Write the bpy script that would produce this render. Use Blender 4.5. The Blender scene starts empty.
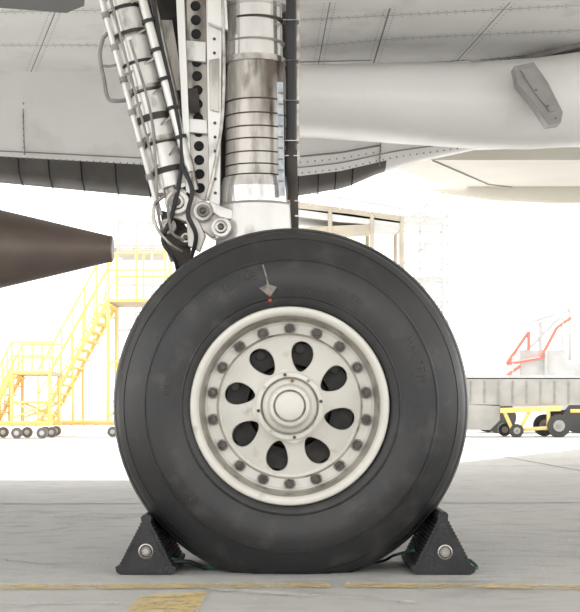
import bpy, bmesh, math, random
from mathutils import Vector, Matrix
random.seed(4)
F=1404.0; D=4.5; H=0.525; HY=412.0
def W(px,py,Y):
    d=D+Y
    return Vector(((px-290)*d/F, Y, H+(HY-py)*d/F))
def G(px,py,z=0.0):
    d=(H-z)*F/(py-HY)
    return Vector(((px-290)*d/F, d-D, z))
def U(px,py,z):
    d=(z-H)*F/(HY-py)
    return Vector(((px-290)*d/F, d-D, z))
scn=bpy.context.scene
scn.view_settings.view_transform='Standard'
scn.view_settings.look='None'
scn.view_settings.exposure=0.0

# ---------------- materials
def mat(name,c1,c2=None,rough=0.5,metal=0.0,scale=5.0,lo=0.4,hi=0.65,bump=0.0,bscale=60.0,detail=6,c3=None,s3=20,l3=.55,stretch=None):
    m=bpy.data.materials.new(name); m.use_nodes=True
    nt=m.node_tree; b=nt.nodes['Principled BSDF']
    b.inputs['Roughness'].default_value=rough; b.inputs['Metallic'].default_value=metal
    b.inputs['Base Color'].default_value=(*c1,1)
    tc=nt.nodes.new('ShaderNodeTexCoord')
    src=tc.outputs['Object']
    if stretch:
        mp=nt.nodes.new('ShaderNodeMapping'); mp.inputs['Scale'].default_value=stretch
        nt.links.new(src,mp.inputs['Vector']); src=mp.outputs['Vector']
    def layer(prev,col,sc,l,h):
        n=nt.nodes.new('ShaderNodeTexNoise'); n.inputs['Scale'].default_value=sc; n.inputs['Detail'].default_value=detail
        nt.links.new(src,n.inputs['Vector'])
        r=nt.nodes.new('ShaderNodeMapRange'); r.inputs['From Min'].default_value=l; r.inputs['From Max'].default_value=h
        nt.links.new(n.outputs['Fac'],r.inputs['Value'])
        mx=nt.nodes.new('ShaderNodeMix'); mx.data_type='RGBA'
        nt.links.new(r.outputs['Result'],mx.inputs[0])
        if prev is None: mx.inputs[6].default_value=(*c1,1)
        else: nt.links.new(prev,mx.inputs[6])
        mx.inputs[7].default_value=(*col,1)
        return mx.outputs[2]
    out=None
    if c2: out=layer(None,c2,scale,lo,hi)
    if c3: out=layer(out,c3,s3,l3,l3+.2)
    if out: nt.links.new(out,b.inputs['Base Color'])
    if bump>0:
        n=nt.nodes.new('ShaderNodeTexNoise'); n.inputs['Scale'].default_value=bscale; n.inputs['Detail'].default_value=5
        nt.links.new(tc.outputs['Object'],n.inputs['Vector'])
        bp=nt.nodes.new('ShaderNodeBump'); bp.inputs['Strength'].default_value=bump; bp.inputs['Distance'].default_value=0.01
        nt.links.new(n.outputs['Fac'],bp.inputs['Height']); nt.links.new(bp.outputs['Normal'],b.inputs['Normal'])
    return m
M={}
M['rubber']=mat('tire_rubber',(.020,.020,.022),(.034,.033,.033),rough=.43,scale=3,bump=.10,bscale=160,c3=(.055,.051,.048),s3=12)
M['rubber3']=mat('tire_lettering',(.05,.048,.047),(.07,.067,.063),rough=.5,scale=20)
M['rubber2']=mat('chock_rubber',(.016,.016,.018),(.03,.029,.031),rough=.55,scale=12,bump=.3,bscale=90)
M['cream']=mat('wheel_paint',(.73,.71,.66),(.67,.65,.595),rough=.34,scale=5,bump=.02,bscale=50,c3=(.42,.39,.34),s3=16,l3=.61)
M['cream_dirt_shade']=mat('wheel_paint_dirt_shade',(.40,.375,.33),(.26,.235,.20),rough=.5,scale=9,c3=(.12,.10,.08),s3=22)  # dirt on the inner wall, plus contact shade painted into the gaps
M['nut']=mat('nut_steel',(.055,.05,.047),(.12,.11,.10),rough=.4,metal=.6,scale=60)
M['brake']=mat('brake_dark',(.010,.009,.008),(.03,.024,.02),rough=.6,scale=25)
M['strut']=mat('strut_paint',(.76,.75,.73),(.62,.605,.58),rough=.2,metal=.3,scale=4,c3=(.16,.135,.11),s3=12,l3=.58,bump=.02,stretch=(1,1,.5))
M['chrome']=mat('polished_strut',(.80,.795,.79),(.66,.64,.62),rough=.16,metal=.75,scale=5,c3=(.2,.17,.14),s3=9,l3=.6,bump=.015,stretch=(2,2,.35))
M['grime']=mat('strut_grime',(.58,.55,.51),(.12,.095,.075),rough=.26,metal=.35,scale=5,lo=.44,hi=.66,c3=(.05,.04,.032),s3=12,l3=.56,stretch=(1.6,1.6,.45))
M['brown']=mat('bay_dark_brown',(.06,.048,.04),(.02,.017,.015),rough=.7,scale=6)
M['steel']=mat('steel',(.5,.48,.45),(.25,.22,.19),rough=.3,metal=.8,scale=20)
M['dark']=mat('dark_hose',(.018,.018,.02),rough=.5)
M['black']=mat('black',(.008,.008,.008),rough=.7)
M['bronze']=mat('bronze',(.3,.18,.1),(.12,.08,.05),rough=.45,metal=.6,scale=30)
M['white']=mat('aircraft_paint',(.88,.878,.865),(.83,.825,.81),rough=.3,scale=1.2,c3=(.74,.72,.69),s3=2.5)
M['wingp']=mat('wing_underside_paint',(.86,.855,.84),(.78,.77,.75),rough=.38,scale=1.4,c3=(.66,.64,.61),s3=3)
M['cream2']=mat('far_wing_paint',(.68,.65,.58),(.62,.59,.52),rough=.4,scale=1.0)
M['bellydark']=mat('dark_belly_band',(.085,.078,.074),(.12,.112,.105),rough=.5,scale=4)
M['seam']=mat('panel_seam',(.26,.25,.235),rough=.6)
M['grey']=mat('mid_grey',(.3,.29,.27),(.2,.19,.18),rough=.45,scale=8)
M['hinge']=mat('hinge_grey',(.36,.35,.34),(.28,.27,.26),rough=.4,scale=6)
M['exh']=mat('exhaust_metal',(.19,.15,.13),(.135,.105,.09),rough=.42,metal=.3,scale=3,stretch=(.6,1,1))
M['yellow']=mat('yellow_paint',(.80,.55,.16),(.78,.57,.24),rough=.5,scale=2)  # yellow lightened, distance haze mixed into the base colour
M['pale']=mat('pale_galvanised',(.50,.50,.49),(.43,.43,.42),rough=.5,scale=3)
M['beige']=mat('beige_deck',(.42,.37,.29),(.34,.30,.24),rough=.6,scale=3)
M['cartg']=mat('cart_grey',(.38,.365,.34),(.30,.29,.27),rough=.6,scale=2)
M['carttire']=mat('cart_tire',(.05,.048,.045),rough=.7)
M['caster']=mat('caster_grey',(.14,.13,.12),rough=.7)
M['red']=mat('red_paint',(.45,.04,.02),rough=.5)
M['palered']=mat('hazed_red_paint',(.62,.17,.12),rough=.5)  # red paled so its colour carries the background haze
M['chalk']=mat('chalk_mark',(.30,.27,.24),(.14,.13,.12),rough=.9,scale=60)
M['faint']=mat('scuff_mark',(.10,.095,.09),(.06,.057,.055),rough=.9,scale=60)
M['label']=mat('label_strip',(.35,.42,.5),(.6,.62,.64),rough=.5,scale=40)
M['rope']=mat('green_rope',(.04,.14,.11),(.03,.08,.07),rough=.8,scale=50)

# ---------------- mesh builder
class B:
    def __init__(s): s.v=[]; s.f=[]; s.m=[]; s.mats=[]
    def mi(s,k):
        if k not in s.mats: s.mats.append(k)
        return s.mats.index(k)
    def add(s,vs,fs,k):
        o=len(s.v); s.v+= [Vector(v) for v in vs]; i=s.mi(k)
        for f in fs: s.f.append([a+o for a in f]); s.m.append(i)
    def hexa(s,p,k):
        s.add(p,[(3,2,1,0),(4,5,6,7),(0,1,5,4),(1,2,6,5),(2,3,7,6),(3,0,4,7)],k)
    def box(s,a,b,k):
        x0,y0,z0=[min(a[i],b[i]) for i in range(3)]; x1,y1,z1=[max(a[i],b[i]) for i in range(3)]
        s.hexa([(x0,y0,z0),(x1,y0,z0),(x1,y1,z0),(x0,y1,z0),(x0,y0,z1),(x1,y0,z1),(x1,y1,z1),(x0,y1,z1)],k)
    def cyl(s,a,b,r0,k,r1=None,n=20,cap=True):
        a=Vector(a);b=Vector(b); r1=r0 if r1 is None else r1
        d=(b-a).normalized(); u=d.orthogonal().normalized(); w=d.cross(u)
        vs=[]
        for c,r in ((a,r0),(b,r1)):
            for i in range(n):
                t=2*math.pi*i/n; vs.append(c+u*r*math.cos(t)+w*r*math.sin(t))
        fs=[(i,(i+1)%n,n+(i+1)%n,n+i) for i in range(n)]
        if cap: fs+= [tuple(range(n))[::-1],tuple(range(n,2*n))]
        s.add(vs,fs,k)
    def bar(s,a,b,w,k): s.cyl(a,b,w,k,n=6)
    def rev(s,prof,c,k,n=96,axis='Y',closed=False,fn=None):
        vs=[];m=len(prof);c=Vector(c)
        for i in range(n):
            t=2*math.pi*i/n
            for r,y in prof:
                if axis=='Y': p=Vector((r*math.cos(t),y,r*math.sin(t)))
                elif axis=='X': p=Vector((y,r*math.cos(t),r*math.sin(t)))
                else: p=Vector((r*math.cos(t),r*math.sin(t),y))
                p=p+c
                vs.append(fn(p) if fn else p)
        fs=[]
        for i in range(n):
            j=(i+1)%n
            for q in range(m if closed else m-1):
                q2=(q+1)%m
                fs.append((i*m+q,j*m+q,j*m+q2,i*m+q2))
        s.add(vs,fs,k)
    def prism(s,poly,off,k):
        n=len(poly); off=Vector(off)
        vs=[Vector(p) for p in poly]+[Vector(p)+off for p in poly]
        s.add(vs,[tuple(range(n)),tuple(range(n,2*n))[::-1]]+[((i+1)%n,i,n+i,n+(i+1)%n) for i in range(n)],k)
    def sweep(s,pts,r,k,n=10,sub=8):
        P=[Vector(p) for p in pts]
        Q=[P[0]*2-P[1]]+P+[P[-1]*2-P[-2]]; L=[]
        for i in range(1,len(Q)-2):
            for j in range(sub):
                t=j/sub;a,b,c,d=Q[i-1],Q[i],Q[i+1],Q[i+2]
                L.append(.5*((2*b)+(c-a)*t+(2*a-5*b+4*c-d)*t*t+(3*b-a-3*c+d)*t**3))
        L.append(P[-1])
        vs=[];u=None
        for i,p in enumerate(L):
            d=(L[min(i+1,len(L)-1)]-L[max(i-1,0)]).normalized()
            u=d.orthogonal().normalized() if u is None else (u-d*u.dot(d)).normalized()
            w=d.cross(u)
            for q in range(n):
                t=2*math.pi*q/n; vs.append(p+u*r*math.cos(t)+w*r*math.sin(t))
        fs=[]
        for i in range(len(L)-1):
            for q in range(n): fs.append((i*n+q,i*n+(q+1)%n,(i+1)*n+(q+1)%n,(i+1)*n+q))
        fs+= [tuple(range(n))[::-1],tuple((len(L)-1)*n+q for q in range(n))]
        s.add(vs,fs,k)
    def make(s,name,parent=None,angle=35,bevel=0,smooth=True):
        me=bpy.data.meshes.new(name); me.from_pydata([tuple(v) for v in s.v],[],s.f)
        for k in s.mats: me.materials.append(M[k])
        me.polygons.foreach_set('material_index',s.m)
        bm=bmesh.new(); bm.from_mesh(me); bmesh.ops.recalc_face_normals(bm,faces=bm.faces); bm.to_mesh(me); bm.free()
        if smooth:
            me.polygons.foreach_set('use_smooth',[True]*len(me.polygons))
            me.set_sharp_from_angle(angle=math.radians(angle))
        me.update()
        o=bpy.data.objects.new(name,me); scn.collection.objects.link(o)
        if parent: o.parent=parent
        if bevel>0:
            bv=o.modifiers.new('bevel','BEVEL'); bv.width=bevel; bv.segments=2; bv.limit_method='ANGLE'
        return o
def empty(name):
    e=bpy.data.objects.new(name,None); scn.collection.objects.link(e); return e

# ---------------- ground
M['conc']=mat('apron_concrete',(.52,.515,.495),(.455,.45,.435),rough=.85,scale=.8,lo=.35,hi=.65,bump=.3,bscale=60,detail=12,c3=(.40,.395,.38),s3=9,l3=.5,stretch=(.6,1,1))
g=B(); g.add([(-150,-60,0),(150,-60,0),(150,400,0),(-150,400,0)],[(0,1,2,3)],'conc'); g.make('ground',smooth=False)
M['joint']=mat('joint_sealant',(.22,.215,.205),(.36,.35,.33),rough=.9,scale=6)
def strip(b,p,q,w,z,k):
    p=Vector((p[0],p[1],z));q=Vector((q[0],q[1],z)); d=(q-p).normalized(); n=Vector((-d.y,d.x,0))*w/2
    b.add([p-n,q-n,q+n,p+n],[(0,1,2,3)],k)
j=B()
for yy in (-2.0,3.55,9.1,14.6,20):
    strip(j,(-30,yy-1.0),(30,yy+1.0),.03,.003,'joint')
for xx in (-9.5,-4.6,2.9,8):
    strip(j,(xx+.0,-6),(xx-1.0,40),.03,.003,'joint')
for (a,b_) in (((0,536),(118,522)),((470,520),(580,532)),((0,560),(60,566)),((480,548),(580,556))):
    A=G(*a);C=G(*b_); pr=A
    for i in range(1,13):
        p=A.lerp(C,i/12)+Vector((0,random.uniform(-.03,.03),0)); strip(j,pr,p,.006,.003,'joint'); pr=p
j.make('ground_joints',smooth=False)
def wornmat(name,c,l,h,sc,mx=.85):
    m=mat(name,c,rough=.8); nt=m.node_tree; b=nt.nodes['Principled BSDF']
    tc=[n for n in nt.nodes if n.type=='TEX_COORD'][0]
    n=nt.nodes.new('ShaderNodeTexNoise'); n.inputs['Scale'].default_value=sc; n.inputs['Detail'].default_value=8; n.inputs['Roughness'].default_value=.7
    nt.links.new(tc.outputs['Object'],n.inputs['Vector'])
    r=nt.nodes.new('ShaderNodeMapRange'); r.inputs['From Min'].default_value=l; r.inputs['From Max'].default_value=h; r.inputs['To Max'].default_value=mx
    nt.links.new(n.outputs['Fac'],r.inputs['Value']); nt.links.new(r.outputs['Result'],b.inputs['Alpha'])
    return m
M['yl']=wornmat('worn_yellow_line',(.70,.53,.22),.30,.62,8,.75)
M['yl2']=wornmat('yellow_line_bold',(.74,.54,.2),.30,.58,13,.72)
M['wl']=wornmat('worn_white_line',(.66,.64,.59),.42,.6,6,.7)
M['ds']=wornmat('dark_stain',(.26,.25,.235),.5,.8,2.5,.5)
y=B()
strip(y,G(-150,589),G(330,586),.12,.004,'yl'); strip(y,G(345,586),G(800,590),.11,.004,'yl')
strip(y,G(-150,606),G(120,604),.05,.004,'wl')
a=[G(140,597),G(208,593),G(190,625),G(110,630)]
y.add([(p.x,p.y,.005) for p in a],[(0,1,2,3)],'yl2')
strip(y,G(205,590),G(420,604),.05,.005,'wl')
y.make('painted_ground_lines',smooth=False)
st=B()
for (px,py,wd) in ((60,520,1.2),(520,540,1.0),(400,590,.5)):
    c=G(px,py); st.add([(c.x+wd*math.cos(t*.2618)*1.3,c.y+wd*math.sin(t*.2618)*.5,.0015) for t in range(24)],[tuple(range(24))],'ds')
st.make('ground_stains',smooth=False)

# ---------------- wheel
RT=.585; ZC=.545; SC=.593/.585
half=[(.300,.035),(.316,.014),(.322,.002),(.332,-.004),(.345,-.007),(.349,-.012),(.353,-.010),(.375,-.017),(.405,-.021),(.435,-.018),(.462,-.009),(.4625,-.012),(.467,-.010),(.470,-.004),(.492,.010),(.512,.026),(.530,.043),(.5305,.047),(.5345,.051),(.536,.050),(.551,.070),(.564,.096),(.5640,.102),(.569,.106),(.571,.108),(.578,.135),(.5815,.156),(.572,.159),(.572,.170),(.5835,.173),(.585,.205),(.575,.208),(.575,.22)]
half=[(r if r<.33 else .33+(r-.33)*(.263/.255),v) for r,v in half]
def tyre_y(r):
    for (r0,y0),(r1,y1) in zip(half,half[1:]):
        if r0<=r<=r1 and r1>r0: return y0+(y1-y0)*(r-r0)/(r1-r0)
    return 0
full=half+[(r,.44-yy) for r,yy in half[::-1][1:]]
def make_wheel(name,Y0,flip=False):
    e=empty(name)
    sg=-1 if flip else 1
    def yy(v): return Y0+ (v if not flip else .44-v)
    t=B()
    def squash(p):
        p.z=max(p.z,0)
        dz=p.z
        if dz<.22:
            k=(1-dz/.22)**2*.016
            yc=Y0+.22
            p.y+= -k if p.y<yc-.1 else (k if p.y>yc+.1 else 0)
        return p
    t.rev([(r,yy(v)) for r,v in full],(.003,0,ZC),'rubber',n=256,closed=False,fn=squash)
    t.make('tire',e,angle=28)
    c=(-.001,0,ZC-.001)
    w=B()
    rim=[(.300,.10),(.312,.03),(.3185,.012),(.3195,-.004),(.316,-.011),(.309,-.014),(.300,-.012),(.294,-.005),(.291,.004)]
    w.rev([(r,yy(v)) for r,v in rim],c,'cream',n=160)
    w.rev([(r,yy(v)) for r,v in [(.291,.004),(.287,.010),(.284,.03),(.281,.052),(.277,.058),(.274,.061)]],c,'cream_dirt_shade',n=160)
    w.rev([(r,yy(v)) for r,v in [(.274,.061),(.270,.063),(.266,.070),(.236,.072),(.232,.076),(.229,.084),(.2235,.086)]],c,'cream',n=160)
    def prof(r):
        s=(r-.1)/(.2235-.1); return .046+.040*max(0,min(1,s))**.8
    N=40; K=6
    for s_ in range(8):
        th0=math.radians(31+45*s_)
        def pt(q,tt,back=0):
            ph=2*math.pi*q/N; cx,sx=math.cos(ph),math.sin(ph)
            hr=.1665+.0495*cx; ht=(.0345*sx*(1+.34*cx))/hr+.03*cx
            mm=max(abs(cx),abs(sx)); br=.16175+.06175*cx/mm; bt=math.radians(22.5)*sx/mm
            r=hr+(br-hr)*tt; th=th0+ht+(bt-ht)*tt
            return Vector((r*math.cos(th)+c[0],yy(prof(r)+back),r*math.sin(th)+c[2]))
        vs=[pt(q,0,.035) for q in range(N)]
        vs+= [pt(q,0,.004) for q in range(N)]
        vs+= [pt(q,.06,0) for q in range(N)]
        for kk in range(1,K+1): vs+= [pt(q,.06+.94*kk/K) for q in range(N)]
        R=len(vs)//N; fs=[]
        for a_ in range(R-1):
            for q in range(N): fs.append((a_*N+q,a_*N+(q+1)%N,(a_+1)*N+(q+1)%N,(a_+1)*N+q))
        w.add(vs,fs,'cream')
    w.rev([(.10,yy(.046)),(.10,yy(.08))],c,'cream',n=64)
    o=w.make('wheel_rim',e,angle=40)
    bm=bmesh.new(); bm.from_mesh(o.data); bmesh.ops.remove_doubles(bm,verts=bm.verts,dist=.0004); bmesh.ops.recalc_face_normals(bm,faces=bm.faces); bm.to_mesh(o.data); bm.free()
    d=B()
    d.rev([(.238,yy(.0710)),(.2345,yy(.0725)),(.2315,yy(.0758))],(c[0],0,c[2]),'cream_dirt_shade',n=120)
    d.rev([(r,yy(v)) for r,v in [(.02,.14),(.13,.14),(.14,.12),(.21,.12),(.215,.14),(.262,.15),(.262,.3),(.02,.3)]],c,'brake',n=64)
    for i in range(9):
        th=2*math.pi*i/9
        p=Vector((c[0]+.19*math.cos(th),yy(.10),c[2]+.19*math.sin(th)))
        d.cyl(p,p+Vector((0,.05*sg,0)),.014,'brake',n=12)
    d.make('brake_assembly',e)
    b=B()
    for i in range(18):
        th=2*math.pi*(i+.5)/18
        p=Vector((c[0]+.252*math.cos(th),0,c[2]+.252*math.sin(th)))
        def q(v): return Vector((p.x,yy(v),p.z))
        b.cyl(q(.0735),q(.067),.0200,'cream_dirt_shade',n=18)
        b.cyl(q(.068),q(.050),.0165,'nut',n=6)
        b.cyl(q(.052),q(.038),.0085,'nut',n=12)
    b.make('wheel_nuts',e,angle=25)
    hb=B()
    n=96; fl=[]
    for i in range(n):
        th=2*math.pi*i/n; r=.113+.007*max(0,math.cos(4*(th-math.radians(8.5))))**4
        fl.append((c[0]+r*math.cos(th),yy(.022),c[2]+r*math.sin(th)))
    hb.prism(fl,(0,.030*sg,0),'cream')
    hb.rev([(r,yy(v)) for r,v in [(.112,.0225),(.110,.014),(.106,.010),(.094,.008)]],c,'cream',n=72)
    hb.rev([(r,yy(v)) for r,v in [(.094,.008),(.092,.014),(.088,.014),(.086,.006)]],c,'cream_dirt_shade',n=72)
    hb.rev([(r,yy(v)) for r,v in [(.086,.006),(.083,.001),(.078,-.004),(.073,-.008),(.0695,-.02),(.067,-.050),(.062,-.062),(.052,-.066)]],c,'cream',n=72)
    hb.rev([(r,yy(v)) for r,v in [(.052,-.066),(.050,-.062),(.047,-.062),(.045,-.066)]],c,'cream_dirt_shade',n=72)
    hb.rev([(r,yy(v)) for r,v in [(.045,-.066),(.040,-.069),(.02,-.071),(.0,-.0715)]],c,'cream',n=72)
    for i in range(8):
        th=math.radians(8.5+45*i); p=(c[0]+.1015*math.cos(th),0,c[2]+.1015*math.sin(th))
        hb.cyl((p[0],yy(.020),p[2]),(p[0],yy(.003),p[2]),.0060,'nut' if i%2==0 else 'steel',n=6)
    hb.cyl((c[0]+.008,yy(.024),c[2]+.081),(c[0]+.008,yy(-.008),c[2]+.081),.006,'bronze',n=10)
    hb.make('hub_cap',e,angle=30)
    if not flip:
        mk=B()
        def onT(px,py,off=-.0022):
            x=(px-290)/312; z=H+(HY-py)/312
            for _ in range(3):
                r=math.hypot(x,z-ZC); dd=D+tyre_y(r)+Y0; x=(px-290)*dd/F; z=H+(HY-py)*dd/F
            return Vector((x,tyre_y(math.hypot(x,z-ZC))+off+Y0,z))
        def ln(pts,wpx,k):
            for a_,b_ in zip(pts,pts[1:]):
                A,Bv=onT(*a_),onT(*b_); mk.cyl(A,Bv,wpx/312/2,k,n=6)
        ln([(263,265),(265,272),(267,279),(268,286)],1.8,'chalk')
        mk.add([onT(259,288),onT(268,284),onT(277,287),onT(270,297,-.004)],[(0,1,2,3)],'chalk')
        mk.cyl(onT(270,300,.0),onT(270,300,-.004),.006,'red',n=14)
        for (cx,cy,rx,ry,a0,a1) in ((269,552,11,6,20,320),(249,274,6,4,60,300),(418,366,9,10,100,300),(317,292,8,3,0,200)):
            ln([(cx+rx*math.cos(math.radians(a0+(a1-a0)*i/14)),cy-ry*math.sin(math.radians(a0+(a1-a0)*i/14))) for i in range(15)],.8,'faint')
        def pol(r,th): return Vector((.003+r*math.cos(th),tyre_y(r)-.0012,ZC+r*math.sin(th)))
        gl={'L':[(0,0,0,1),(0,0,.7,0)],'I':[(0,0,0,1)],'T':[(.35,0,.35,1),(0,1,.7,1)],'E':[(0,0,0,1),(0,0,.7,0),(0,.5,.6,.5),(0,1,.7,1)],'A':[(0,0,.35,1),(.35,1,.7,0),(.15,.4,.55,.4)],'H':[(0,0,0,1),(.7,0,.7,1),(0,.5,.7,.5)],'N':[(0,0,0,1),(0,1,.7,0),(.7,0,.7,1)]}
        for txt,start,h0,hs in (('AITLINE',128,.42,.024),('TIEH',68,.385,.022),('HALTEN',30,.42,.024),('LINETHA',230,.42,.024),('NTH',175,.39,.02),('ELAN',310,.39,.022)):
            for ci,ch in enumerate(txt):
                th=math.radians(start)-ci*hs*1.05/h0
                for (x0,y0,x1,y1) in gl[ch]:
                    A=pol(h0+y0*hs,th-x0*hs/h0); C=pol(h0+y1*hs,th-x1*hs/h0); mk.cyl(A,C,.0015,'rubber3',n=5)
        mk.make('tire_markings',e)
    return e
make_wheel('airplane_wheel',0.0)
make_wheel('airplane_wheel',0.78,flip=True)

# ---------------- chocks
def chock(pxc,pyt,pxl,pxr,side,bolt):
    e=empty('wheel_chock')
    Yf=.02; d=D+Yf
    b=B()
    x0=(pxl-290)*d/F; x1=(pxr-290)*d/F; xc=(pxc-290)*d/F; zt=H+(HY-pyt)*d/F
    A=Vector((x0,0,0)); Bq=Vector((x1,0,0)); C=Vector((xc,0,zt))
    def inset(p,q,t): return p+(q-p)*t
    out=[inset(A,Bq,.09),inset(A,Bq,.91),Vector((x1-.004,0,.008)),Vector((x1,0,.024))]
    def teeth(p,q,n=13,dep=.0035):
        L=[];dr=(q-p); nn=Vector((dr.z,0,-dr.x)).normalized()
        if nn.z<0: nn=-nn
        for i in range(n):
            for tt,h in ((.0,0),(.2,dep),(.6,dep),(.8,0)):
                L.append(p+dr*((i+tt)/n)+nn*h)
        return L
    out+=teeth(inset(Bq,C,.16),inset(Bq,C,.86))
    out+=[Vector((xc+.017,0,zt-.008)),Vector((xc+.009,0,zt-.001)),Vector((xc,0,zt)),Vector((xc-.009,0,zt-.001)),Vector((xc-.017,0,zt-.008))]
    out+=teeth(inset(C,A,.14),inset(C,A,.84))
    out+=[Vector((x0,0,.024)),Vector((x0+.004,0,.008))]
    zf=lambda p:Vector((p.x,Yf,max(p.z,.0)+.001))
    b.prism([zf(p) for p in out],(0,.42,0),'rubber2')
    cx=(A.x+Bq.x+xc)/3
    plate=[Vector((cx+(p.x-cx)*.84,Yf-.004,.06+(p.z-.06)*.84)) for p in (inset(A,Bq,.08),inset(A,Bq,.92),inset(Bq,C,.1),inset(Bq,C,.9),inset(C,A,.1),inset(C,A,.9))]
    b.prism(plate,(0,.01,0),'rubber2')
    bx,_,bz=W(bolt[0],bolt[1],Yf)
    b.rev([(.024,Yf-.003),(.024,Yf-.006),(.020,Yf-.007),(.019,Yf-.004),(.0165,Yf-.004)],(bx,0,bz),'steel',n=32)
    b.cyl((bx,Yf+.0,bz),(bx,Yf-.008,bz),.0165,'grey',n=24)
    b.cyl((bx,Yf-.008,bz),(bx,Yf-.013,bz),.0105,'steel',n=6)
    b.make('chock_body',e,angle=25)
    return e
chock(146,515,115,176,-1,(146,551))
chock(443,512,411,476,1,(445,552))
r=B()
r.sweep([W(470,560,.3),W(477,567,.2),W(473,571,.16)],.005,'rope')
r.sweep([W(170,558,.10),W(185,562,.13),W(205,567,.16),W(250,569.5,.25),(0,.62,.012),W(370,562,.4),W(395,555,.22),W(414,550,.12)],.005,'rope')
r.sweep([W(165,562,.10),W(190,562,.12),W(208,570,.18)],.007,'dark')
r.make('chock_rope')

# ---------------- landing gear
lg=empty('landing_gear_strut')
Y=.62
m=B()
PX=(D+Y)/F
def vc(x,y0,y1,rpx,k,r1=None,Yq=Y,n=48): m.cyl(W(x,y0,Yq),W(x,y1,Yq),rpx*PX,k,r1=(r1*PX if r1 else None),n=n)
vc(253,-190,2,31,'strut'); vc(253,0,8,34,'strut'); vc(254,8,60,28,'chrome',29)
vc(255,60,66,31,'steel'); vc(256,66,104,29,'grime',31)
for yb in (104,118,131,143,156,168,178): vc(257,yb,yb+1.2,32.4,'brown')
vc(257,104,180,31.5,'grime',32)
vc(257,180,190,35,'chrome',37)
vc(257,190,208,37,'chrome',38); vc(257,208,250,40,'strut',42); vc(257,250,330,42,'strut',34)
vc(257,206,208,40.5,'grey')
vc(256,22,24,29.5,'brown'); vc(255,44,46,29.6,'grey')
m.make('main_cylinder',lg)
m=B()
m.cyl((0,.2,ZC),(0,1.02,ZC),.07,'strut',n=32)
m.cyl(W(257,330,Y),(-.02,Y,ZC),.12,'strut',r1=.13,n=32)
m.cyl((0,.45,ZC),(0,.80,ZC),.13,'strut',n=32)
m.make('axle',lg)
m=B()
m.cyl(W(291,-190,.56),W(291,150,.56),5*PX,'dark',n=16); m.cyl(W(291,150,.56),W(293,236,.56),6*PX,'brown',n=16)
m.cyl(W(298,-190,.66),W(297,160,.66),2.5*PX,'steel',n=10)
for yy_ in (20,60,100,140,155,200,215):
    m.box(W(283,yy_,.54),W(299,yy_+4,.6),'steel')
lb=[W(277,82,.49),W(283,82,.50),W(285,196,.50),W(279,196,.49)]
m.prism(lb,(0,.004,0),'label')
for i in range(9):
    m.box(W(278,92+i*11,.486),W(283,94+i*11,.50),'grey')
m.make('pipe_run',lg)
m=B()
def plate(pts,Yq,th,k): m.prism([W(px,py,Yq) for px,py in pts],(0,th,0),k)
plate([(186,-190),(186,0),(190,200),(210,200),(206,0),(206,-190)],.60,.02,'grime')
plate([(176,-190),(176,0),(186,198),(192,198),(184,0),(184,-190)],.53,.09,'strut')
plate([(206,-190),(206,0),(209,205),(220,205),(222,0),(222,-190)],.54,.05,'strut')
plate([(222,-190),(222,0),(221,205),(232,205),(232,0),(232,-190)],.64,.05,'brown')
for i in range(15):
    yq=-8+i*14
    p=W(195+i*.35,yq,.597); m.cyl(p,p+Vector((0,-.004,0)),5*PX,'black',n=16)  # black discs stand in for the plate holes, their shade put in as colour
    p=W(214+.1*i,yq+5,.538); m.cyl(p,p+Vector((0,-.004,0)),1.6*PX,'nut',n=8)
plate([(184,40),(186,60),(206,62),(206,42)],.575,.02,'strut')
plate([(186,118),(187,132),(208,134),(207,120)],.575,.02,'strut')
plate([(207,-10),(208,22),(228,30),(226,-10)],.50,.03,'strut')
plate([(186,88),(190,112),(200,112),(198,88)],.55,.02,'brown')
plate([(209,60),(210,110),(219,112),(219,58)],.53,.01,'grime')
m.make('channel_beam',lg,bevel=.003)
m=B()
top=W(74,-190,.62); BA=W(121,0,.55); BB=W(172,188,.55)
m.cyl(BA,BB,16*PX,'strut',n=32); m.cyl(top,BA,16*PX,'strut',n=32)
for t,w,k in ((.05,.012,'dark'),(.18,.02,'brown'),(.2,.01,'steel'),(.34,.01,'dark'),(.47,.022,'steel'),(.49,.01,'brown'),(.62,.024,'brown'),(.74,.02,'steel'),(.76,.012,'dark'),(.90,.02,'brown')):
    a=BA.lerp(BB,t); dr=(BB-BA).normalized()
    m.cyl(a,a+dr*w,17.5*PX,k,n=32)
m.cyl(BB,W(178,206,.55),9*PX,'steel',n=24)
m.make('side_brace',lg)
m=B()
m.cyl(W(90,-190,.5),W(190,172,.5),4.5*PX,'strut',n=16)
m.cyl(W(110,-190,.56),W(196,190,.56),3.2*PX,'steel',n=12)
m.cyl(W(50,-190,.5),W(160,215,.5),2.8*PX,'strut',n=12)
m.cyl(W(62,-190,.48),W(150,150,.48),1.3*PX,'grey',n=10)
for t in (.5,.58,.66,.74,.82,.9):
    a=W(90,-190,.5).lerp(W(190,172,.5),t); dr=Vector((.27,0,-.96))
    m.cyl(a,a+dr*.012,6.5*PX,'dark',n=14)
    a=W(50,-190,.5).lerp(W(160,215,.5),t); m.cyl(a,a+dr*.02,4*PX,'grey',n=14)
    b_=W(90,-190,.5).lerp(W(190,172,.5),t+.02); m.bar(a,b_,.005,'steel')
pts=[W(103,38,.55),W(100,55,.55),W(104,80,.55),W(108,98,.55),W(116,101,.55),W(128,100,.55)]
m.sweep(pts,.007,'grey'); m.sweep([W(122,30,.55),W(110,32,.55),W(103,38,.55)],.007,'grey')
m.sweep([W(103,66,.54),W(112,66,.54),W(124,62,.54)],.005,'grey')
m.make('brace_pipes',lg)
m=B()
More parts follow.
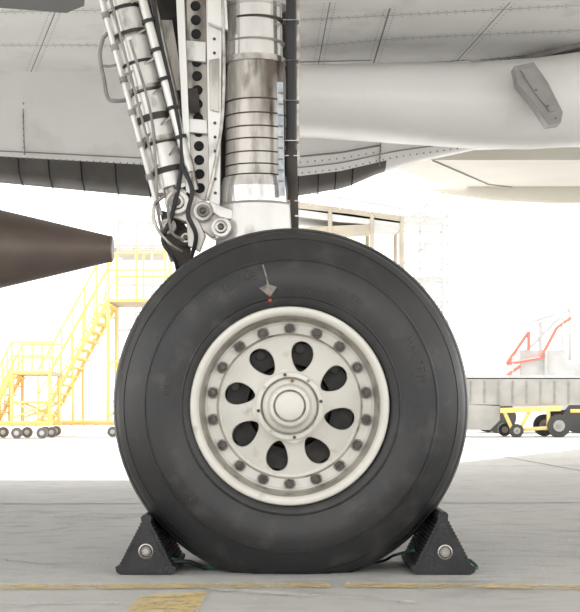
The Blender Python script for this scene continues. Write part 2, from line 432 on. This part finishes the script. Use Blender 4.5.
def lug(x,y_,Yq,R,k='strut',th=.06,core='steel'):
    p=W(x,y_,Yq); s_=PX*R
    m.cyl(p,p+Vector((0,th,0)),s_,k,n=28); m.cyl(p-Vector((0,.01,0)),p,s_*.62,core,n=24); m.cyl(p-Vector((0,.018,0)),p-Vector((0,.01,0)),s_*.36,'nut',n=6)
lug(177,202,.50,12); lug(203,211,.49,10,'grime',core='grey'); lug(221,227,.47,10,'strut'); lug(168,226,.54,8,'grime'); lug(186,238,.56,9,'brown')
m.prism([W(x,y_,.53) for x,y_ in ((164,196),(182,188),(214,206),(236,216),(236,236),(212,238),(196,226),(170,216))],(0,.08,0),'grime')
m.prism([W(x,y_,.58) for x,y_ in ((160,210),(178,214),(190,232),(190,262),(176,268),(164,240))],(0,.05,0),'brown')
m.prism([W(x,y_,.52) for x,y_ in ((186,216),(196,214),(206,236),(200,252),(188,246))],(0,.03,0),'grime')
m.prism([W(x,y_,.50) for x,y_ in ((204,206),(212,202),(238,212),(238,220),(222,219))],(0,.03,0),'strut')
m.make('torque_link',lg,bevel=.004)
m=B()
m.sweep([W(150,-20,.5),W(160,40,.5),W(176,110,.49),W(182,160,.49),W(172,215,.48),W(163,240,.48),W(176,262,.5),W(178,285,.6)],.008,'dark')
m.sweep([W(130,40,.49),W(150,110,.48),W(156,170,.48),W(158,210,.48),W(163,235,.5),W(172,262,.52)],.005,'grey')
m.sweep([W(164,196,.47),W(154,206,.47),W(156,226,.47),W(170,244,.47),W(182,252,.5)],.006,'steel')
m.sweep([W(182,165,.48),W(192,190,.46),W(188,214,.46),W(196,236,.47),W(190,262,.52)],.008,'dark')
m.sweep([W(176,190,.46),W(168,204,.45),W(172,232,.46),W(184,240,.48)],.005,'grey')
m.sweep([W(222,-20,.5),W(224,60,.5),W(222,120,.5),W(214,170,.5),W(206,200,.5)],.006,'steel')
m.make('hoses',lg)
m=B()
m.prism([W(x,y_,.80) for x,y_ in ((132,-120),(296,-120),(294,150),(280,200),(186,200),(158,90))],(0,.03,0),'brown')  # dark sheet added behind the tubes, standing in for the shaded openings
m.prism([W(x,y_,.79) for x,y_ in ((160,20),(172,20),(184,90),(176,90))],(0,.01,0),'grime')
m.make('dark_backing',lg)

# ---------------- wing (near)
ZW=2.7
wg=empty('airplane_wing')
b=B()
low=[(-6.0,4.9,ZW),(-2.9,-5.0,ZW+.25),(4.3,-5.0,ZW+.25),(5.5,4.9,ZW)]
b.prism([Vector(p) for p in low],(0,0,.35),'wingp')
b.make('wing_skin',wg)
s=B()
def zW(yv): return ZW+ (4.9-yv)/9.9*.25
def onwing(px,py):
    z=ZW
    for _ in range(6):
        p=U(px,py,z); z=zW(p.y)
    return U(px,py,z)-Vector((0,0,.002))
def useam(p,q,w=.006,riv=True,off=.03,k='seam'):
    A=onwing(*p);Q=onwing(*q); d=(Q-A).normalized(); n=d.cross(Vector((0,0,1))).normalized()
    s.add([A-n*w/2,Q-n*w/2,Q+n*w/2,A+n*w/2],[(0,1,2,3)],k)
    if riv:
        L=(Q-A).length; cnt=int(L/.05)
        for sg in (-1,1):
            for i in range(cnt):
                c=A+d*(i+.5)*.05+n*off*sg
                s.add([c+Vector((.0055*math.cos(t*1.047),.0055*math.sin(t*1.047),-.0005)) for t in range(6)],[tuple(range(6))],k)
useam((0,45),(170,45)); useam((0,12),(180,8)); useam((60,0),(30,74)); 
useam((300,47),(400,38)); useam((300,20),(580,5)); useam((390,8),(372,68),.01); useam((510,2),(452,66)); useam((400,38),(580,30)); useam((480,60),(580,50),.012)
useam((300,62),(372,60),.02,False); useam((330,2),(318,66))
s.make('wing_panel_seams',wg,smooth=False)
s=B()
A=[onwing(x,y_) for x,y_ in ((470,64),(515,58),(580,42),(580,50),(520,66),(480,74))]
s.prism(A,(0,0,-.03),'grey')
A=[onwing(x,y_) for x,y_ in ((378,66),(470,60),(476,70),(376,74))]
s.prism(A,(0,0,-.02),'wingp')
A=[U(x,y_,2.45) for x,y_ in ((-80,-30),(88,-30),(84,6),(66,13),(28,10),(-80,2))]
s.prism(A,(0,0,.25),'dark')
s.make('wing_hardware',wg)
s=B()
st_=[(270,70,133),(330,69,136),(400,67,141),(470,66,146),(530,62,147),(600,52,143),(700,40,130),(820,45,105)]
rings=[];nn=28;Yc=4.0
for px,t,bb in st_:
    x=(px-290)*(D+Yc)/F; zt=W(0,t,Yc).z; zb=W(0,bb,Yc).z
    hz=(zt-zb)/2; zc=(zt+zb)/2; hy=.36
    ring=[]
    for i in range(nn):
        a_=2*math.pi*i/nn; ca,sa=math.cos(a_),math.sin(a_)
        ring.append(Vector((x,Yc+hy*math.copysign(abs(ca)**.8,ca),zc+hz*math.copysign(abs(sa)**.85,sa))))
    rings.append(ring)
vs=[p for r_ in rings for p in r_]
fs=[(i*nn+q,i*nn+(q+1)%nn,(i+1)*nn+(q+1)%nn,(i+1)*nn+q) for i in range(len(rings)-1) for q in range(nn)]
fs+= [tuple(range(nn))[::-1],tuple((len(rings)-1)*nn+q for q in range(nn))]
s.add(vs,fs,'white')
s.make('flap_fairing',wg,angle=60)
s=B()
s.prism([W(x,y_,3.45) for x,y_ in ((514,66),(534,62),(548,82),(563,112),(561,123),(548,125),(532,100),(518,84))],(0,.12,0),'hinge')
s.prism([W(x,y_,3.44) for x,y_ in ((520,69),(533,66),(546,86),(557,110),(550,112),(534,92))],(0,.01,0),'hinge')
for x,y_ in ((524,76),(536,90),(548,106),(556,118)):
    p=W(x,y_,3.44); s.cyl(p,p-Vector((0,.01,0)),.008,'grey',n=8)
s.make('flap_hinge',wg,bevel=.006)

# ---------------- fuselage
fe=empty('airplane_fuselage')
def interp(T,x):
    if x<=T[0][0]: return T[0][1]
    for (a,b_),(c_,d_) in zip(T,T[1:]):
        if x<=c_: 
            t=(x-a)/(c_-a); return b_+(d_-b_)*t
    return T[-1][1]
bbT=[(-900,150),(-300,170),(0,183),(75,190),(150,197),(230,199),(297,196),(345,188),(378,174),(420,162),(475,150),(580,147),(1500,100)]
btT=[(-900,125),(-300,143),(0,156),(150,165),(300,176),(340,171),(378,162),(395,158),(475,146),(580,143),(1500,96)]
sts=[-900,-600,-300,-150]+list(range(-60,340,20))+list(range(340,480,9))+[500,540,580,700,900,1500]
b=B();secs=[]
def zz(py,Yv): return H+(HY-py)*(D+Yv)/F
for p in sts:
    x=(p-290)*9.7/F
    bt=interp(btT,p); bb=interp(bbT,p)
    z2=zz(bt,5.05); z3=zz(bb,5.25)
    sec=[(4.50,2.72),(4.60,2.62),(4.78,zz(75+(bt-75)*.5,4.78)),(4.93,zz(75+(bt-75)*.8,4.93)),(5.05,z2),(5.12,zz(bt+(bb-bt)*.6,5.12)),(5.25,z3),(5.6,zz(bb-3,5.6)),(6.4,zz(bb-14,6.4)),(7.2,3.0),(7.7,3.6),(7.9,4.3),(7.6,5.2),(6.9,5.9),(6.0,6.1),(5.1,5.8),(4.5,5.1),(4.2,4.2),(4.25,3.3)]
    secs.append([Vector((x,a,c_)) for a,c_ in sec])
ns=len(secs[0])
for i in range(len(secs)-1):
    for q in range(ns):
        k='bellydark' if (q in (4,5,6) and sts[i]<378) else 'white'  # lower belly faces take a darker colour
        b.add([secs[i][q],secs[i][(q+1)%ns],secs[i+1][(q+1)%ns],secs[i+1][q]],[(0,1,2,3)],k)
b.add(secs[0],[tuple(range(ns))],'white'); b.add(secs[-1],[tuple(range(ns))],'white')
o=b.make('fuselage_skin',fe)
bm=bmesh.new(); bm.from_mesh(o.data); bmesh.ops.remove_doubles(bm,verts=bm.verts,dist=.0005); bmesh.ops.recalc_face_normals(bm,faces=bm.faces); bm.to_mesh(o.data); bm.free()
o.data.set_sharp_from_angle(angle=math.radians(40))
s=B()
def fs_pt(px,frac,off=.006):
    bt=interp(btT,px)
    T=[(0,4.6),(.5,4.78),(.8,4.93),(1,5.05)]
    Yv=interp(T,frac); py=75+(bt-75)*frac
    x=(px-290)*9.7/F
    return Vector((x,Yv-off,zz(py,Yv)-off))
def fseam(a,b_,w=.008,riv=True,r=.006):
    n=max(4,int(abs(a[0]-b_[0])/15)+6); P=[fs_pt(a[0]+(b_[0]-a[0])*i/n,a[1]+(b_[1]-a[1])*i/n) for i in range(n+1)]
    s.sweep(P,w/2,'seam',n=5,sub=2)
    if riv:
        for q in range(n):
            A,C=P[q],P[q+1]; c=int((C-A).length/.06)+1
            for i in range(c):
                pp=A.lerp(C,i/c)
                for dz in (-.04,.04):
                    s.cyl(pp+Vector((0,.0,dz)),pp+Vector((0,-.003,dz)),r,'grey',n=6)
fseam((-100,.03),(480,.03)); fseam((-100,.93),(480,.90)); fseam((40,0.03),(30,.95)); fseam((378,.5),(378,1.0)); fseam((-20,.5),(-30,.95)); fseam((300,.80),(378,.80),.012)
for p in (-60,-20,22,52,84,118,150,185,298,318,335,352):
    x=(p-290)*9.7/F; bt=interp(btT,p); bb=interp(bbT,p)
    s.sweep([(x,5.05,zz(bt,5.05)-.004),(x,5.11,zz(bt+(bb-bt)*.6,5.12)-.006),(x,5.24,zz(bb,5.25)-.006)],.005,'black',n=5)
s.make('fuselage_panel_seams',fe)
# ---------------- far wing
fw=empty('airplane_wing')
s=B()
LE=[W(372,160,7),W(440,184,10),W(520,192,13),W(590,197,17)]
rear=[Vector((7.5+i*.3,p.y,p.z)) for i,p in enumerate(LE)]
for i in range(3):
    a,b_,c_,d_=LE[i],LE[i+1],rear[i+1],rear[i]
    up=Vector((0,0,.3)); 
    s.hexa([a,b_,c_,d_,a+up+Vector((.1,0,0)),b_+up+Vector((.1,0,0)),c_+up,d_+up],'cream2')
s.make('wing_skin',fw,smooth=False)
s=B()
for i in range(3):
    o1=Vector((.5,0,-.006)); s.bar(LE[i]+o1,LE[i+1]+o1,.007,'seam')
s.make('wing_panel_seams',fw)
s=B()
P=W(520,200,11)
s.rev([(0.0,-1.0),(.06,-.8),(.13,-.3),(.16,.4),(.14,2.2),(.05,3.2),(0,3.4)],(P.x,11,P.z+.12),'cream2',n=24,axis='X')
s.make('flap_fairing',fw)

# ---------------- engine
en=empty('jet_engine')
s=B()
ax=W(0,249,2.5).z
xe=(113-290)*7/F
s.rev([(0,xe),(.058,xe),(.066,xe-.006),(.0665,xe-.02),(.09,xe-.12),(.145,xe-.35),(.20,xe-.585),(.26,xe-.9),(.3,xe-1.2),(.3,xe-1.5)],(0,2.5,ax),'exh',n=64,axis='X')
s.make('exhaust_cone',en)
s=B()
s.rev([(.42,xe-1.3),(.40,xe-.95),(.43,xe-.95),(.55,xe-1.5),(.62,xe-2.2)],(0,2.5,ax),'steel',n=64,axis='X')
s.rev([(.66,xe-1.9),(.74,xe-1.7),(.76,xe-1.7),(.86,xe-2.4),(.92,xe-3.4),(.86,xe-4.4),(.76,xe-4.7),(.70,xe-4.5),(.7,xe-3.4),(0.1,xe-3.4)],(0,2.5,ax+.1),'white',n=64,axis='X')
s.box((xe-4.0,2.4,ax+.9),(xe-1.6,2.6,ZW+.1),'white')
s.make('nacelle',en)

# ---------------- boarding stairs
Yb=25.0
def stairs(name,x_bot,x_top,ztop,plat,width,Y0,mk='yellow',rail=1.15):
    e=empty(name); s=B()
    Y1=Y0+width
    n=int(ztop/.2)
    for Yq in (Y0,Y1):
        s.bar((x_bot,Yq,.25),(x_top,Yq,ztop),.05,mk)
        s.bar((x_bot,Yq,.25+rail),(x_top,Yq,ztop+rail),.026,mk)
        s.bar((x_bot,Yq,.25+rail*.55),(x_top,Yq,ztop+rail*.55),.018,mk)
        for i in range(7):
            t=i/6; x=x_bot+(x_top-x_bot)*t; z=.25+(ztop-.25)*t
            s.bar((x,Yq,z),(x,Yq,z+rail),.02,mk)
        xe_=x_top+plat
        s.bar((x_top,Yq,ztop),(xe_,Yq,ztop),.05,mk)
        for zz_ in (rail,rail*.55): s.bar((x_top,Yq,ztop+zz_),(xe_,Yq,ztop+zz_),.024,mk)
        for t in (0,.5,1): s.bar((x_top+(xe_-x_top)*t,Yq,ztop),(x_top+(xe_-x_top)*t,Yq,ztop+rail),.024,mk)
        for xx in (x_top,xe_-.05): s.bar((xx,Yq,.3),(xx,Yq,ztop),.04,mk)
        s.bar((x_bot-.1,Yq,.30),(xe_,Yq,.30),.05,mk)
        s.bar((x_top,Yq,.4),(xe_,Yq,ztop*.55),.022,mk); s.bar((xe_,Yq,.4),(x_top,Yq,ztop*.55),.022,mk)
        s.bar((x_top,Yq,ztop*.55),(xe_,Yq,ztop*.55),.026,mk)
        xm=(x_bot+x_top)/2; s.bar((xm,Yq,.35),(xm,Yq,ztop*.55),.03,mk)
        for xx in (x_bot+.15,x_top+.1,xe_-.2):
            s.cyl((xx,Yq-.05,.11),(xx,Yq+.05,.11),.11,'caster',n=20); s.cyl((xx,Yq-.06,.11),(xx,Yq-.05,.11),.05,'pale',n=12)
    for i in range(n):
        t=(i+.5)/n; x=x_bot+(x_top-x_bot)*t; z=.25+(ztop-.25)*t
        s.box((x-.12,Y0,z-.02),(x+.12,Y1,z+.02),mk)
    s.box((x_top,Y0,ztop-.05),(x_top+plat,Y1,ztop+.02),'beige')
    s.make('stair_frame',e,smooth=False); return e
S=29.5/F
stairs('boarding_stairs',(38-290)*S,(108-290)*S,W(0,300,Yb).z,1.2,1.4,Yb)
stairs('maintenance_steps',(-12-290)*S*.95,(15-290)*S*.95,W(0,372,23).z,.8,1.1,23.2,rail=.6)
stairs('maintenance_steps',(200-290)*S,(168-290)*S,W(0,330,Yb).z,-1.0,1.2,Yb+3.2,rail=1.1,mk='pale')

dk=empty('maintenance_dock'); s=B()
for i,x in enumerate((118,136,152,168)):
    for Yq in (31,33):
        s.bar((W(x,0,Yq).x,Yq,0),(W(x,0,Yq).x,Yq,W(0,215,Yq).z),.04,'pale')
for py in (222,250,285,330,380):
    for Yq in (31,33): s.bar(W(118,py,Yq),W(168,py,Yq),.035,'pale')
s.box(W(114,252,31),W(172,256,33),'beige')
s.make('dock_frame',dk,smooth=False)

bf=empty('airport_fence'); s=B()
for px in range(-60,126,12):
    x=W(px,0,44).x; s.bar((x,44,0),(x,44,.9),.03,'pale')
s.bar((W(-60,0,44).x,44,.9),(W(120,0,44).x,44,.9),.03,'pale'); s.bar((W(-60,0,44).x,44,.45),(W(120,0,44).x,44,.45),.03,'pale')
s.make('fence_rails',bf,smooth=False)

# scaffold tower
sc=empty('scaffold_tower'); s=B()
Ys=32
xs=[W(p,0,Ys).x for p in (403,425,448)]
zt=W(0,172,Ys).z
for Yq in (Ys,Ys+1.4):
    for x in xs: s.bar((x,Yq,0),(x,Yq,zt),.028,'pale')
    z=.4;i=0
    while z<zt:
        s.bar((xs[0],Yq,z),(xs[2],Yq,z),.022,'pale')
        if i%2==0 and z+1<zt: s.bar((xs[0],Yq,z),(xs[2],Yq,min(z+1.0,zt)),.017,'pale')
        z+=.5;i+=1
for z in (2,4,5.6): s.box((xs[0],Ys,z),(xs[2],Ys+1.4,z+.05),'pale')
s.make('scaffold_frame',sc,smooth=False)

# elevated gangway
gw=empty('access_platform'); s=B()
Yg=21
a=W(285,200,Yg); c_=W(404,216,Yg)
s.prism([a,c_,c_-Vector((0,0,.14)),a-Vector((0,0,.14))],(0,1.6,0),'beige')
s.prism([W(285,207,Yg),W(350,214,Yg),W(404,222,Yg),W(400,227,Yg),W(340,222,Yg),W(285,215,Yg)],(0,1.2,0),'pale')
s.prism([W(290,228,Yg),W(372,224,Yg),W(372,229,Yg),W(290,234,Yg)],(0,1.0,0),'beige')
for px in (292,330,372,402):
    for Yq in (Yg,Yg+1.6):
        s.bar((W(px,0,Yg).x,Yq,0),W(px,204+(px-290)*.12,Yg)+Vector((0,Yq-Yg,0)),.04,'beige')
s.bar(W(300,190,Yg),W(404,208,Yg),.03,'pale')
for px in (310,340,370,402): s.bar(W(px,191+(px-300)*.17,Yg),W(px,204+(px-290)*.12,Yg),.02,'pale')
s.make('platform_frame',gw,smooth=False)

# baggage cart
bc=empty('baggage_cart'); s=B()
Yc=24.5
def q(px,py,dy=0): 
    v=W(px,py,Yc); v.y+=dy; return v
s.prism([q(462,378),q(640,378),q(640,404),q(500,406),q(462,404)],(0,1.6,0),'cartg')
s.prism([q(458,375),q(644,375),q(644,379),q(458,379)],(0,1.7,0),'pale')
for px in range(470,640,14): s.prism([q(px,381,-.02),q(px+1.2,381,-.02),q(px+1.2,403,-.02),q(px,403,-.02)],(0,.03,0),'grey')
s.prism([q(462,404),q(500,405),q(500,420),q(490,430),q(462,430)],(0,1.4,0),'cartg')
s.make('cart_body',bc,smooth=False)
s=B()
s.prism([q(500,408,-.1),q(560,406,-.1),q(560,411,-.1),q(500,413,-.1)],(0,.1,0),'yellow')
for a_,b_ in (((504,412),(512,430)),((512,430),(548,428)),((530,410),(520,428)),((548,410),(548,428)),((570,411),(600,411))):
    s.bar(q(*a_,-.05),q(*b_,-.05),.04,'yellow')
s.make('cart_chassis',bc,smooth=False)
s=B()
for px in (516,558,625):
    for dy in (-.12,1.5):
        c0=q(px,0,dy); R=.24 if px!=516 else .14
        s.cyl((c0.x,c0.y,R),(c0.x,c0.y+.14,R),R,'carttire',n=28); s.cyl((c0.x,c0.y-.01,R),(c0.x,c0.y,R),R*.5,'cartg',n=20); s.cyl((c0.x,c0.y-.03,R),(c0.x,c0.y-.01,R),R*.2,'grey',n=12)
s.make('cart_wheels',bc)
ml=empty('service_truck'); s=B()
Yt=30
def t(px,py,dy=0):
    v=W(px,py,Yt); v.y+=dy; return v
s.prism([t(520,350),t(566,350),t(566,405),t(520,405)],(0,2.2,0),'pale')
s.prism([t(566,362),t(590,364),t(596,380),t(596,405),t(566,405)],(0,2.2,0),'pale')
s.prism([t(486,392),t(600,392),t(600,410),t(486,410)],(0,2.2,0),'pale')
for px in (500,580):
    for dy in (-.02,2.0):
        c0=t(px,0,dy); s.cyl((c0.x,c0.y,.4),(c0.x,c0.y+.25,.4),.4,'carttire',n=24)
s.make('truck_body',ml,smooth=False)
s=B()
for a_,b_ in (((506,364),(528,332)),((528,332),(528,350)),((540,358),(556,328)),((556,328),(570,318)),((506,364),(540,358)),((512,356),(512,392)),((545,350),(545,392)),((570,318),(600,322)),((562,318),(562,350)),((500,380),(520,366))):
    s.bar(t(*a_,-.1),t(*b_,-.1),.04,'palered' if a_[0] in (506,528,540,500,556) else 'pale')
for a_,b_ in (((545,320),(545,350)),((520,325),(560,312)),((530,350),(580,300)),((575,300),(575,360))):
    s.bar(t(*a_,.6),t(*b_,.6),.05,'pale')
s.make('truck_railing',ml,smooth=False)

# ---------------- lights / world
w=bpy.data.worlds.new('sky'); scn.world=w; w.use_nodes=True
bg=w.node_tree.nodes['Background']; bg.inputs['Color'].default_value=(1,.995,.985,1); bg.inputs['Strength'].default_value=2.3
sl=bpy.data.lights.new('sun','SUN'); sl.energy=7.5; sl.angle=math.radians(1.5); sl.color=(1,.97,.93)
so=bpy.data.objects.new('sun',sl); scn.collection.objects.link(so)
so.rotation_euler=Vector((-.12,-.38,-1)).to_track_quat('-Z','Y').to_euler(); so.location=(0,10,20)
cd=bpy.data.cameras.new('camera'); cd.sensor_fit='HORIZONTAL'; cd.sensor_width=36; cd.lens=F/580*36; cd.shift_y=(HY-306)/580; cd.clip_end=1000
co=bpy.data.objects.new('camera',cd); scn.collection.objects.link(co); co.location=(0,-D,H); co.rotation_euler=(math.pi/2,0,0)
scn.camera=co
